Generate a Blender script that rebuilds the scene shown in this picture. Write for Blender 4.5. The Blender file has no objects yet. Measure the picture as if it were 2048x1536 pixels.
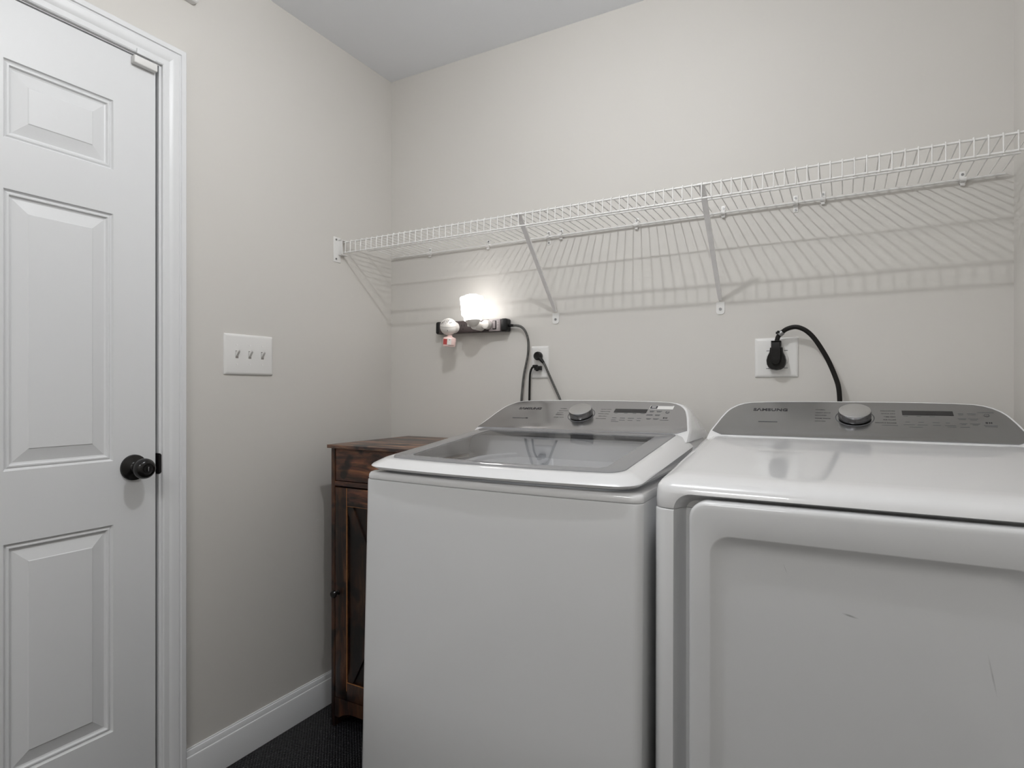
import bpy, bmesh, math, random
from mathutils import Vector, Matrix
random.seed(7)
S = bpy.context.scene
COL = S.collection
R = math.radians

# ---------------------------------------------------------------- camera
cam_d = bpy.data.cameras.new('camera'); cam = bpy.data.objects.new('camera', cam_d); COL.objects.link(cam)
cam_d.sensor_width = 36.0; cam_d.sensor_fit = 'HORIZONTAL'
cam_d.lens = 1187.0/2048.0*36.0
cam_d.shift_y = 11.0/2048.0
cam_d.clip_start = 0.02
cam.location = (1.654, -1.929, 1.152)
cam.rotation_euler = (R(90), 0, R(29.1))
S.camera = cam

# ---------------------------------------------------------------- world, exposure
wd = bpy.data.worlds.new('world'); S.world = wd; wd.use_nodes = True
wd.node_tree.nodes['Background'].inputs[0].default_value = (0.9, 0.95, 1.0, 1)
wd.node_tree.nodes['Background'].inputs[1].default_value = 0.0
S.view_settings.view_transform = 'Standard'; S.view_settings.look = 'None'
S.view_settings.gamma = 1.0; S.view_settings.use_curve_mapping = False
S.view_settings.exposure = 0.01
LAMP = 20.5           # W, bulb of the ceiling lamp
FILL = 11.5           # W, fill panel added behind the camera to lift the room
NIGHT = 5.0            # shade of the plug-in night light

# ---------------------------------------------------------------- helpers
ORG = {}
def link(name, me, mat, parent=None, smooth=30):
    o = bpy.data.objects.new(name, me); COL.objects.link(o)
    if mat is not None:
        for m in (mat if isinstance(mat, (list, tuple)) else [mat]): me.materials.append(m)
    if smooth:
        for p in me.polygons: p.use_smooth = True
        me.set_sharp_from_angle(angle=R(smooth))
    if parent is not None:
        org = ORG[parent.name]; me.transform(Matrix.Translation(-org)); o.parent = parent; ORG[o.name] = org
    else: ORG[o.name] = Vector((0, 0, 0))
    return o
def thing(name, label, cat, loc=(0, 0, 0), group=None):
    o = bpy.data.objects.new(name, None); COL.objects.link(o); o.location = loc; o.empty_display_size = .05
    o['label'] = label; o['category'] = cat
    if group: o['group'] = group
    ORG[o.name] = Vector(loc); return o
def tag(o, label, cat, group=None):
    o['label'] = label; o['category'] = cat
    if group: o['group'] = group
    return o
def struct(o): o['kind'] = 'structure'; return o

class MB:
    def __init__(s): s.bm = bmesh.new()
    def box(s, x0, x1, y0, y1, z0, z1, bev=0, seg=2, mi=0, M=None):
        b = bmesh.new(); bmesh.ops.create_cube(b, size=1)
        for v in b.verts: v.co = Vector(((x0+x1)/2+v.co.x*(x1-x0), (y0+y1)/2+v.co.y*(y1-y0), (z0+z1)/2+v.co.z*(z1-z0)))
        if bev: bmesh.ops.bevel(b, geom=list(b.edges), offset=bev, segments=seg, affect='EDGES', profile=.5)
        return s.add(b, mi, M)
    def add(s, b, mi=0, M=None):
        if M is not None: bmesh.ops.transform(b, matrix=M, verts=b.verts)
        mp = {}
        for v in b.verts: mp[v] = s.bm.verts.new(v.co)
        for f in b.faces:
            try: nf = s.bm.faces.new([mp[v] for v in f.verts]); nf.material_index = mi
            except ValueError: pass
        b.free(); return s
    def loft(s, rings, cap0=True, cap1=True, closed=True, mi=0):
        vs = [[s.bm.verts.new(p) for p in r] for r in rings]
        n = len(vs[0])
        for a, b in zip(vs, vs[1:]):
            for i in range(n if closed else n-1):
                j = (i+1) % n
                try: f = s.bm.faces.new((a[i], a[j], b[j], b[i])); f.material_index = mi
                except ValueError: pass
        if cap0: f = s.bm.faces.new(vs[0][::-1]); f.material_index = mi
        if cap1: f = s.bm.faces.new(vs[-1]); f.material_index = mi
        return s
    def cyl(s, p0, p1, r, r2=None, n=24, mi=0, cap=True, bev=0):
        p0 = Vector(p0); p1 = Vector(p1); r2 = r if r2 is None else r2
        d = (p1-p0); L = d.length; d.normalize(); a = d.orthogonal().normalized(); b = d.cross(a)
        st = [(0, r), (L, r2)] if not bev else [(0, r-bev), (bev*.3, r-bev*.3), (bev, r), (L-bev, r2), (L-bev*.3, r2-bev*.3), (L, r2-bev)]
        rings = [[p0+d*t+(a*math.cos(2*math.pi*k/n)+b*math.sin(2*math.pi*k/n))*q for k in range(n)] for t, q in st]
        return s.loft(rings, cap, cap, mi=mi)
    def lathe(s, prof, c, axis=(0, 0, 1), n=32, mi=0, cap0=True, cap1=True):
        c = Vector(c); d = Vector(axis).normalized(); a = d.orthogonal().normalized(); b = d.cross(a)
        rings = [[c+d*t+(a*math.cos(2*math.pi*k/n)+b*math.sin(2*math.pi*k/n))*max(q, 1e-5) for k in range(n)] for q, t in prof]
        return s.loft(rings, cap0, cap1, mi=mi)
    def tube(s, pts, r, n=12, mi=0, rs=None):
        pts = [Vector(p) for p in pts]; rings = []; T = []
        for i in range(len(pts)):
            t = (pts[min(i+1, len(pts)-1)]-pts[max(i-1, 0)]).normalized(); T.append(t)
        a = T[0].orthogonal().normalized()
        for i, p in enumerate(pts):
            a = (a-T[i]*a.dot(T[i])).normalized(); b = T[i].cross(a); q = rs[i] if rs else r
            rings.append([p+(a*math.cos(2*math.pi*k/n)+b*math.sin(2*math.pi*k/n))*q for k in range(n)])
        return s.loft(rings, mi=mi)
    def prism(s, poly, f0, f1, mi=0):
        return s.loft([[f0(p) for p in poly], [f1(p) for p in poly]], mi=mi)
    def build(s, name, mat, parent=None, smooth=30, mods=None):
        bmesh.ops.recalc_face_normals(s.bm, faces=s.bm.faces)
        me = bpy.data.meshes.new(name); s.bm.to_mesh(me); s.bm.free()
        return link(name, me, mat, parent, smooth)

def smooth_pts(P, k=8):
    P = [Vector(p) for p in P]; Q = [P[0]*2-P[1]]+P+[P[-1]*2-P[-2]]; out = []
    for i in range(1, len(Q)-2):
        a, b, c, d = Q[i-1:i+3]
        for j in range(k):
            t = j/k
            out.append(.5*((2*b)+(c-a)*t+(2*a-5*b+4*c-d)*t*t+(3*b-a-3*c+d)*t**3))
    return out+[P[-1]]
def rrect(a0, a1, b0, b1, r, n=6, side=6):
    """rounded rectangle in 2D (counter-clockwise from the lower left), sides subdivided"""
    r = r if isinstance(r, (list, tuple)) else [r]*4
    cs = [(a0+r[0], b0+r[0], 180, r[0]), (a1-r[1], b0+r[1], 270, r[1]), (a1-r[2], b1-r[2], 0, r[2]), (a0+r[3], b1-r[3], 90, r[3])]
    pts = []
    for i, (cx, cy, ang, rr) in enumerate(cs):
        arc = [(cx+rr*math.cos(R(ang+90*k/n)), cy+rr*math.sin(R(ang+90*k/n))) for k in range(n+1)]
        pts += arc
        nx = cs[(i+1) % 4]; s0 = (nx[0]+nx[3]*math.cos(R(nx[2])), nx[1]+nx[3]*math.sin(R(nx[2])))
        for k in range(1, side): t = k/side; pts.append((arc[-1][0]*(1-t)+s0[0]*t, arc[-1][1]*(1-t)+s0[1]*t))
    return pts
def bake(o, mods):
    """apply modifiers without operators"""
    for f in mods: f(o)
    dg = bpy.context.evaluated_depsgraph_get(); dg.update()
    me = bpy.data.meshes.new_from_object(o.evaluated_get(dg)); o.modifiers.clear()
    old = o.data; o.data = me
    for p in me.polygons: p.use_smooth = True
    me.set_sharp_from_angle(angle=R(35)); bpy.data.meshes.remove(old)
FONT_CACHE = {}
def text_mesh(s, size, offs=0.0, spacing=1.0, align='LEFT'):
    cu = bpy.data.curves.new('lettering', 'FONT'); cu.body = s; cu.size = size; cu.offset = offs; cu.space_character = spacing
    cu.align_x = align; cu.resolution_u = 3
    o = bpy.data.objects.new('lettering', cu); COL.objects.link(o)
    dg = bpy.context.evaluated_depsgraph_get(); dg.update()
    me = bpy.data.meshes.new_from_object(o.evaluated_get(dg))
    bpy.data.objects.remove(o); bpy.data.curves.remove(cu)
    return me

# ---------------------------------------------------------------- materials
def mat(name, col, rough=.5, metal=0., coat=0., spec=.5, bump=None, noise=None, emit=None, alpha=None, coat_rough=.05):
    m = bpy.data.materials.new(name); m.use_nodes = True; nt = m.node_tree; b = nt.nodes['Principled BSDF']
    b.inputs['Base Color'].default_value = (*col, 1); b.inputs['Roughness'].default_value = rough
    b.inputs['Metallic'].default_value = metal; b.inputs['Coat Weight'].default_value = coat
    b.inputs['Coat Roughness'].default_value = coat_rough; b.inputs['Specular IOR Level'].default_value = spec
    tc = nt.nodes.new('ShaderNodeTexCoord')
    if noise:       # (scale, detail, amount)
        n = nt.nodes.new('ShaderNodeTexNoise'); n.inputs['Scale'].default_value = noise[0]; n.inputs['Detail'].default_value = noise[1]
        nt.links.new(tc.outputs['Object'], n.inputs['Vector'])
        mx = nt.nodes.new('ShaderNodeMix'); mx.data_type = 'RGBA'
        k = noise[2]; mx.inputs['A'].default_value = (*[c*(1-k) for c in col], 1); mx.inputs['B'].default_value = (*[min(1, c*(1+k)) for c in col], 1)
        nt.links.new(n.outputs['Fac'], mx.inputs['Factor']); nt.links.new(mx.outputs['Result'], b.inputs['Base Color'])
    if bump:        # (scale, strength, distance)
        n = nt.nodes.new('ShaderNodeTexNoise'); n.inputs['Scale'].default_value = bump[0]; n.inputs['Detail'].default_value = 3
        nt.links.new(tc.outputs['Object'], n.inputs['Vector'])
        bp = nt.nodes.new('ShaderNodeBump'); bp.inputs['Strength'].default_value = bump[1]; bp.inputs['Distance'].default_value = bump[2]
        nt.links.new(n.outputs['Fac'], bp.inputs['Height']); nt.links.new(bp.outputs['Normal'], b.inputs['Normal'])
    if emit: b.inputs['Emission Color'].default_value = (*emit[0], 1); b.inputs['Emission Strength'].default_value = emit[1]
    return m
M = {}
M['ceiling'] = mat('ceiling paint', (.86, .875, .90), .9, bump=(90, .15, .002))
M['trim'] = mat('white trim paint', (.76, .765, .77), .38, bump=(60, .08, .001))
M['door'] = mat('white door paint', (.74, .745, .75), .42, bump=(140, .12, .0008))
M['enamel'] = mat('white enamel', (.74, .745, .75), .28, coat=.6, coat_rough=.04, bump=(25, .03, .001))
M['plastic'] = mat('white moulded plastic', (.78, .78, .785), .22, coat=1., coat_rough=.015)
M['plate'] = mat('white wall plate plastic', (.78, .77, .75), .3)
M['wire'] = mat('white vinyl coated wire', (.80, .79, .77), .35)
M['bracket'] = mat('white painted bracket', (.86, .84, .83), .4)
M['black'] = mat('black plastic', (.009, .009, .009), .38, spec=.3)
M['bronze'] = mat('oil rubbed bronze', (.008, .007, .007), .20, spec=.35, coat=.15, noise=(30, 2, .5))
M['ink'] = mat('dark printing ink', (.02, .02, .025), .5)
M['softink'] = mat('grey printing ink', (.10, .10, .11), .5)
M['faintink'] = mat('faint grey printing ink', (.17, .17, .18), .5)
M['screen'] = mat('dark display window', (.012, .012, .014), .2)
M['gap'] = mat('dark recess', (.02, .02, .02), .8)
M['screw'] = mat('zinc screw', (.30, .30, .30), .4, metal=.8)
M['slotgrey'] = mat('shaded slot plastic', (.25, .23, .21), .5)
M['chrome'] = mat('dark chrome', (.30, .30, .31), .12, metal=1.)
M['strip'] = mat('brown black power strip plastic', (.062, .047, .047), .42, noise=(40, 3, .25))
M['stripgrey'] = mat('grey power strip end', (.33, .29, .29), .45)
M['cable'] = mat('black rubber cable', (.010, .009, .008), .5, spec=.22)
M['red'] = mat('red label', (.42, .05, .045), .5)
M['pinkglass'] = mat('pink scented oil in glass', (.80, .58, .54), .08, coat=.5)
M['cream'] = mat('cream plastic', (.80, .77, .73), .32)
M['tub'] = mat('pale grey tub ring plastic', (.72, .72, .73), .4)
M['steel'] = mat('drum steel', (.5, .5, .5), .3, metal=1.)

def wall_mat(name, col):
    m = mat(name, col, .62, bump=(120, .05, .001)); nt = m.node_tree; b = nt.nodes['Principled BSDF']
    tc = nt.nodes.new('ShaderNodeTexCoord')
    # scuffs: a few small dark marks scattered on the paint
    n = nt.nodes.new('ShaderNodeTexNoise'); n.inputs['Scale'].default_value = 17; n.inputs['Detail'].default_value = 5; n.inputs['Roughness'].default_value = .7
    nt.links.new(tc.outputs['Object'], n.inputs['Vector'])
    rp = nt.nodes.new('ShaderNodeValToRGB'); rp.color_ramp.elements[0].position = .76; rp.color_ramp.elements[0].color = (0, 0, 0, 1)
    rp.color_ramp.elements[1].position = .80; rp.color_ramp.elements[1].color = (1, 1, 1, 1)
    nt.links.new(n.outputs['Fac'], rp.inputs['Fac'])
    n2 = nt.nodes.new('ShaderNodeTexNoise'); n2.inputs['Scale'].default_value = 1.6; n2.inputs['Detail'].default_value = 2
    nt.links.new(tc.outputs['Object'], n2.inputs['Vector'])
    mx = nt.nodes.new('ShaderNodeMix'); mx.data_type = 'RGBA'
    mx.inputs['A'].default_value = (*[c*.985 for c in col], 1); mx.inputs['B'].default_value = (*[c*1.015 for c in col], 1)
    nt.links.new(n2.outputs['Fac'], mx.inputs['Factor'])
    m2 = nt.nodes.new('ShaderNodeMix'); m2.data_type = 'RGBA'; m2.inputs['B'].default_value = (col[0]*.45, col[1]*.44, col[2]*.43, 1)
    nt.links.new(rp.outputs['Color'], m2.inputs['Factor']); nt.links.new(mx.outputs['Result'], m2.inputs['A'])
    nt.links.new(m2.outputs['Result'], b.inputs['Base Color'])
    return m
M['wall'] = wall_mat('greige wall paint', (.655, .632, .595))

def rubber_mat():
    m = mat('black dimpled rubber', (.008, .008, .010), .38, spec=.4); nt = m.node_tree; b = nt.nodes['Principled BSDF']
    tc = nt.nodes.new('ShaderNodeTexCoord'); mp = nt.nodes.new('ShaderNodeMapping'); mp.inputs['Rotation'].default_value = (0, 0, R(45))
    nt.links.new(tc.outputs['Object'], mp.inputs['Vector'])
    v = nt.nodes.new('ShaderNodeTexVoronoi'); v.inputs['Scale'].default_value = 118; v.inputs['Randomness'].default_value = 0
    v.voronoi_dimensions = '2D'
    nt.links.new(mp.outputs['Vector'], v.inputs['Vector'])
    rp = nt.nodes.new('ShaderNodeValToRGB'); rp.color_ramp.elements[0].position = .15; rp.color_ramp.elements[0].color = (1, 1, 1, 1)
    rp.color_ramp.elements[1].position = .5; rp.color_ramp.elements[1].color = (0, 0, 0, 1)
    nt.links.new(v.outputs['Distance'], rp.inputs['Fac'])
    bp = nt.nodes.new('ShaderNodeBump'); bp.inputs['Strength'].default_value = 1; bp.inputs['Distance'].default_value = .0035
    nt.links.new(rp.outputs['Color'], bp.inputs['Height']); nt.links.new(bp.outputs['Normal'], b.inputs['Normal'])
    # lint specks
    n = nt.nodes.new('ShaderNodeTexNoise'); n.inputs['Scale'].default_value = 120; n.inputs['Detail'].default_value = 1
    nt.links.new(tc.outputs['Object'], n.inputs['Vector'])
    r2 = nt.nodes.new('ShaderNodeValToRGB'); r2.color_ramp.elements[0].position = .77; r2.color_ramp.elements[0].color = (.008, .008, .010, 1)
    r2.color_ramp.elements[1].position = .80; r2.color_ramp.elements[1].color = (.25, .25, .25, 1)
    nt.links.new(n.outputs['Fac'], r2.inputs['Fac']); nt.links.new(r2.outputs['Color'], b.inputs['Base Color'])
    return m
M['rubber'] = rubber_mat()

def wood(name, axis='X', dark=1.0, grey=(1, 1, 1)):
    m = mat(name, (.1, .05, .03), .42, coat=.15); nt = m.node_tree; b = nt.nodes['Principled BSDF']
    tc = nt.nodes.new('ShaderNodeTexCoord'); mp = nt.nodes.new('ShaderNodeMapping')
    mp.inputs['Scale'].default_value = {'X': (1.6, 9, 9), 'Y': (9, 1.6, 9), 'Z': (9, 9, 1.6)}[axis]
    nt.links.new(tc.outputs['Object'], mp.inputs['Vector'])
    n = nt.nodes.new('ShaderNodeTexNoise'); n.inputs['Scale'].default_value = 3.2; n.inputs['Detail'].default_value = 9; n.inputs['Roughness'].default_value = .62; n.inputs['Distortion'].default_value = .55
    nt.links.new(mp.outputs['Vector'], n.inputs['Vector'])
    rp = nt.nodes.new('ShaderNodeValToRGB'); cr = rp.color_ramp
    cr.elements[0].position = .36; cr.elements[0].color = (.010*dark, .006*dark, .005*dark, 1)
    cr.elements[1].position = .72; cr.elements[1].color = (.235*dark, .108*dark, .050*dark, 1)
    e = cr.elements.new(.47); e.color = (.040*dark, .017*dark, .011*dark, 1)
    e = cr.elements.new(.57); e.color = (.11*dark, .042*dark, .020*dark, 1)
    kn = nt.nodes.new('ShaderNodeTexNoise'); kn.inputs['Scale'].default_value = 11; kn.inputs['Detail'].default_value = 2; nt.links.new(tc.outputs['Object'], kn.inputs['Vector'])
    km = nt.nodes.new('ShaderNodeMapRange'); km.inputs['From Min'].default_value = .56; km.inputs['From Max'].default_value = .70; km.inputs['To Min'].default_value = 0; km.inputs['To Max'].default_value = .28
    nt.links.new(kn.outputs['Fac'], km.inputs['Value'])
    ks = nt.nodes.new('ShaderNodeMath'); ks.operation = 'SUBTRACT'; nt.links.new(n.outputs['Fac'], ks.inputs[0]); nt.links.new(km.outputs['Result'], ks.inputs[1])
    nt.links.new(ks.outputs[0], rp.inputs['Fac'])
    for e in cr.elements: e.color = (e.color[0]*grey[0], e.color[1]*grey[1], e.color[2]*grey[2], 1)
    mp2 = nt.nodes.new('ShaderNodeMapping'); mp2.inputs['Scale'].default_value = {'X': (4, 160, 160), 'Y': (160, 4, 160), 'Z': (160, 160, 4)}[axis]
    nt.links.new(tc.outputs['Object'], mp2.inputs['Vector'])
    g = nt.nodes.new('ShaderNodeTexNoise'); g.inputs['Scale'].default_value = 1.5; g.inputs['Detail'].default_value = 3
    nt.links.new(mp2.outputs['Vector'], g.inputs['Vector'])
    mx = nt.nodes.new('ShaderNodeMix'); mx.data_type = 'RGBA'; mx.blend_type = 'MULTIPLY'; mx.inputs['Factor'].default_value = .55
    nt.links.new(rp.outputs['Color'], mx.inputs['A']); nt.links.new(g.outputs['Color'], mx.inputs['B'])
    mul = nt.nodes.new('ShaderNodeMix'); mul.data_type = 'RGBA'; mul.blend_type = 'MULTIPLY'; mul.inputs['Factor'].default_value = 1; mul.inputs['B'].default_value = (1.5, 1.5, 1.5, 1)
    nt.links.new(mx.outputs['Result'], mul.inputs['A']); nt.links.new(mul.outputs['Result'], b.inputs['Base Color'])
    bp = nt.nodes.new('ShaderNodeBump'); bp.inputs['Strength'].default_value = .2; bp.inputs['Distance'].default_value = .0006
    nt.links.new(g.outputs['Fac'], bp.inputs['Height']); nt.links.new(bp.outputs['Normal'], b.inputs['Normal'])
    return m
M['woodx'] = wood('rustic brown wood, grain across', 'X', 1.65); M['woodz'] = wood('rustic brown wood, grain upright', 'Z', .55)
M['woodsheen'] = wood('rustic brown wood, top', 'X', 2.0, (.9, 1.2, 1.5)); M['wooddark'] = wood('rustic brown wood, inner panel', 'Z', .24)  # top wood paler and greyer: its grazing reflection put into the colour
M['woodedge'] = mat('worn orange wood edge', (.30, .13, .045), .5, noise=(60, 3, .5))

def brushed(name, col, rough, scale=(1.5, 260, 260)):
    m = mat(name, col, rough, metal=1.); nt = m.node_tree; b = nt.nodes['Principled BSDF']
    tc = nt.nodes.new('ShaderNodeTexCoord'); mp = nt.nodes.new('ShaderNodeMapping'); mp.inputs['Scale'].default_value = scale
    nt.links.new(tc.outputs['Object'], mp.inputs['Vector'])
    n = nt.nodes.new('ShaderNodeTexNoise'); n.inputs['Scale'].default_value = 3; n.inputs['Detail'].default_value = 3
    nt.links.new(mp.outputs['Vector'], n.inputs['Vector'])
    mr = nt.nodes.new('ShaderNodeMapRange'); mr.inputs['To Min'].default_value = rough*.97; mr.inputs['To Max'].default_value = rough*1.03
    nt.links.new(n.outputs['Fac'], mr.inputs['Value']); nt.links.new(mr.outputs['Result'], b.inputs['Roughness'])
    mx = nt.nodes.new('ShaderNodeMix'); mx.data_type = 'RGBA'; mx.inputs['A'].default_value = (*[c*.985 for c in col], 1); mx.inputs['B'].default_value = (*[min(1, c*1.015) for c in col], 1)
    nt.links.new(n.outputs['Fac'], mx.inputs['Factor']); nt.links.new(mx.outputs['Result'], b.inputs['Base Color'])
    return m
M['facew'] = brushed('silver control panel', (.49, .49, .50), .22)
M['faced'] = brushed('grey control panel', (.36, .362, .37), .24)
M['dialtop'] = brushed('brushed dial metal', (.62, .62, .62), .3)

def braided():
    m = mat('braided cord cover', (.05, .05, .045), .7); nt = m.node_tree; b = nt.nodes['Principled BSDF']
    tc = nt.nodes.new('ShaderNodeTexCoord'); mp = nt.nodes.new('ShaderNodeMapping'); mp.inputs['Rotation'].default_value = (0, R(45), 0)
    nt.links.new(tc.outputs['Object'], mp.inputs['Vector'])
    c = nt.nodes.new('ShaderNodeTexChecker'); c.inputs['Scale'].default_value = 380
    c.inputs['Color1'].default_value = (.02, .02, .018, 1); c.inputs['Color2'].default_value = (.17, .165, .155, 1)
    nt.links.new(mp.outputs['Vector'], c.inputs['Vector']); nt.links.new(c.outputs['Color'], b.inputs['Base Color'])
    return m
M['braid'] = braided()

def lid_glass_mats():
    # printed border of the lid glass: smooth grey behind a glossy surface
    border = mat('grey printed glass border', (.24, .242, .25), .035, spec=.8)
    m = bpy.data.materials.new('clear lid glass'); m.use_nodes = True; nt = m.node_tree
    nt.nodes.remove(nt.nodes['Principled BSDF']); out = nt.nodes['Material Output']
    fr = nt.nodes.new('ShaderNodeFresnel'); fr.inputs['IOR'].default_value = 1.85
    tr = nt.nodes.new('ShaderNodeBsdfTransparent'); tr.inputs['Color'].default_value = (.95, .955, .96, 1)
    gl = nt.nodes.new('ShaderNodeBsdfGlossy'); gl.inputs['Roughness'].default_value = .03
    mx = nt.nodes.new('ShaderNodeMixShader')
    nt.links.new(fr.outputs[0], mx.inputs[0]); nt.links.new(tr.outputs[0], mx.inputs[1]); nt.links.new(gl.outputs[0], mx.inputs[2])
    nt.links.new(mx.outputs[0], out.inputs['Surface'])
    return border, m
M['border'], M['glass'] = lid_glass_mats()
M['lamp'] = mat('lit lamp globe', (1, 1, 1), .5, emit=((.985, .99, 1), 8.0))
M['fill'] = mat('lit fill panel', (1, 1, 1), .5, emit=((.99, .995, 1), 3.0))
M['lamp'].cycles.emission_sampling = 'NONE'; M['fill'].cycles.emission_sampling = 'NONE'   # their light comes from the parented light objects
def shade_mat():
    m = mat('lit frosted shade', (.95, .93, .92), .4, emit=((1, .97, .95), NIGHT)); nt = m.node_tree; b = nt.nodes['Principled BSDF']
    tc = nt.nodes.new('ShaderNodeTexCoord')
    n = nt.nodes.new('ShaderNodeTexGradient'); n.gradient_type = 'SPHERICAL'
    mp = nt.nodes.new('ShaderNodeMapping'); mp.inputs['Location'].default_value = (-.016*22, .096*22, -.072*60); mp.inputs['Scale'].default_value = (22, 22, 60)
    nt.links.new(tc.outputs['Object'], mp.inputs['Vector']); nt.links.new(mp.outputs['Vector'], n.inputs['Vector'])
    mx = nt.nodes.new('ShaderNodeMix'); mx.data_type = 'RGBA'; mx.inputs['A'].default_value = (1, .97, .95, 1); mx.inputs['B'].default_value = (.19, .155, .15, 1)
    nt.links.new(n.outputs['Fac'], mx.inputs['Factor']); nt.links.new(mx.outputs['Result'], b.inputs['Emission Color'])
    return m
M['shade'] = shade_mat()

# ---------------------------------------------------------------- the room
W = 2.033; H = 2.44; YF = -3.05
def wall(name, x0, x1, y0, y1, z0=0, z1=H, m='wall'):
    return struct(MB().box(x0, x1, y0, y1, z0, z1).build(name, M[m], smooth=0))
struct(MB().box(-.12, W+.12, YF-.12, .12, -.1, 0).build('floor', M['rubber'], smooth=0))
struct(MB().box(-.12, W+.12, YF-.12, .12, H, H+.1).build('ceiling', M['ceiling'], smooth=0))
wall('wall_back', -.12, W+.12, 0, .12)
wall('wall_right', W, W+.12, YF, 0)
wall('wall_front', -.12, W+.12, YF-.12, YF)
DY0, DY1, DZ = -1.740, -.976, 2.045         # door leaf
wl = MB(); wl.box(-.12, 0, DY1+.014, 0, 0, H); wl.box(-.12, 0, YF, DY0-.014, 0, H); wl.box(-.12, 0, DY0-.014, DY1+.014, DZ+.012, H)
struct(wl.build('wall_left', M['wall'], smooth=0))

def base_profile():
    return [(0, 0), (.014, 0), (.014, .088), (.0125, .0925), (.010, .094), (.0095, .102), (.007, .109), (.0045, .1105), (.0035, .114), (0, .114)]
def baseboard(name, p0, p1, nrm):
    mb = MB(); P = base_profile(); n = Vector(nrm)
    mb.loft([[Vector(p)+n*a+Vector((0, 0, z)) for a, z in P] for p in (p0, p1)])
    return struct(mb.build(name, M['trim'], smooth=25))
baseboard('baseboard_left', (0, -.899, 0), (0, 0, 0), (1, 0, 0))
baseboard('baseboard_back', (0.014, 0, 0), (W-.014, 0, 0), (0, -1, 0))
baseboard('baseboard_right', (W, -3.05, 0), (W, 0, 0), (-1, 0, 0))

# door casing with mitred head, jamb and strike plate
cas = MB()
CP = [(0, 0), (0, .0085), (.003, .0105), (.017, .0105), (.0215, .0125), (.030, .0152), (.041, .0165), (.0455, .0145), (.047, .0145), (.0485, .0185), (.0605, .0185), (.063, .0165), (.064, .014), (.064, 0)]
yi, zi, yo = -.9625, 2.051, -1.7535
def cp(a, b, k):
    if k == 0: return Vector((b, yi+a, 0))
    if k == 1: return Vector((b, yi+a, zi+a))
    if k == 2: return Vector((b, yo-a, zi+a))
    return Vector((b, yo-a, 0))
cas.loft([[cp(a, b, k) for a, b in CP] for k in range(4)])
casing = struct(cas.build('trim_1', M['trim'], smooth=22))
jm = MB()
jm.box(-.118, .0005, -.9685, -.9615, 0, 2.052, .0008); jm.box(-.118, .0005, -1.754, -1.7475, 0, 2.052, .0008); jm.box(-.118, .0005, -1.7475, -.9685, 2.0475, 2.054)
jm.box(-.075, -.040, -.9805, -.9685, 0, 2.0475); jm.box(-.075, -.040, -1.7475, -1.7355, 0, 2.0475); jm.box(-.075, -.040, -1.7355, -.9805, 2.036, 2.0475)
jamb = jm.build('door_jamb', M['trim'], casing, smooth=0)
sp = MB(); half = [(0, -.0285), (.004, -.0275), (.0075, -.023), (.0095, -.015), (.0100, 0), (.0095, .015), (.0075, .023), (.004, .0275), (0, .0285)]
sp.prism(half, lambda p: Vector((.0004, -.9695+p[0], .947+p[1])), lambda p: Vector((.0022, -.9695+p[0], .947+p[1])))
sp.box(-.03, .001, -.9702, -.9683, .9185, .9755)
sp.build('strike_plate', M['bronze'], jamb)

# six panel door: surface as a height grid with sunken moulded panels
def door_leaf():
    mb = MB(); x = -.0035
    W1 = (-1.316, -1.084); W0 = (DY0+.108, DY0+.108+.232)
    rows = [(.262, .800), (.966, 1.6085), (1.7235, 1.904)]
    ys = sorted({DY0, DY1, *W0, *W1}); zs = sorted({.008, DZ, *[a for r in rows for a in r]})
    def P(y, z, d): return Vector((x+d, y, z))
    pan = [(w, r) for w in (W0, W1) for r in rows]
    for i in range(len(ys)-1):
        for j in range(len(zs)-1):
            a, b, c, d = ys[i], ys[i+1], zs[j], zs[j+1]
            if any(abs(w[0]-a) < 1e-6 and abs(r[0]-c) < 1e-6 for w, r in pan): continue
            mb.bm.faces.new([mb.bm.verts.new(P(*q, 0)) for q in ((a, c), (b, c), (b, d), (a, d))])
    prof = [(0, 0), (.0025, -.0045), (.005, -.006), (.0085, -.0035), (.0115, -.0035), (.0145, -.0085), (.018, -.0095), (.047, -.0025), (.049, -.0010), (.0505, -.0010)]
    for w, r in pan:
        rings = [[P(w[0]+i, r[0]+i, d), P(w[1]-i, r[0]+i, d), P(w[1]-i, r[1]-i, d), P(w[0]+i, r[1]-i, d)] for i, d in prof]
        mb.loft(rings, cap0=False, cap1=True)
    bk = -.038
    for q in (((DY0, .008), (DY1, .008)), ((DY1, .008), (DY1, DZ)), ((DY1, DZ), (DY0, DZ)), ((DY0, DZ), (DY0, .008))):
        mb.bm.faces.new([mb.bm.verts.new(v) for v in (P(*q[0], 0), P(*q[1], 0), P(*q[1], bk), P(*q[0], bk))])
    mb.bm.faces.new([mb.bm.verts.new(P(*q, bk)) for q in ((DY0, .008), (DY0, DZ), (DY1, DZ), (DY1, .008))])
    bmesh.ops.remove_doubles(mb.bm, verts=mb.bm.verts, dist=1e-5)
    return mb.build('door_1', M['door'], smooth=12)
door = struct(door_leaf())
kc = Vector((-.0035, -1.0335, .9435))
kb = MB(); kb.lathe([(.0345, 0), (.0345, .003), (.033, .0062), (.027, .0085), (.016, .0105), (.013, .013), (.0115, .020), (.0125, .028), (.0165, .0315), (.0225, .037), (.0262, .044), (.0272, .050), (.0262, .0565), (.0230, .0625), (.0185, .0665), (.0145, .0675), (.0142, .0655), (.0105, .0650), (.0100, .0660)], kc, (1, 0, 0), 48)
knob = kb.build('door_knob', M['bronze'], door, smooth=40)
MB().box(kc.x+.0655, kc.x+.0705, kc.y-.0018, kc.y+.0018, kc.z-.006, kc.z+.006, .0008).build('turn_button', M['chrome'], knob)

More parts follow.
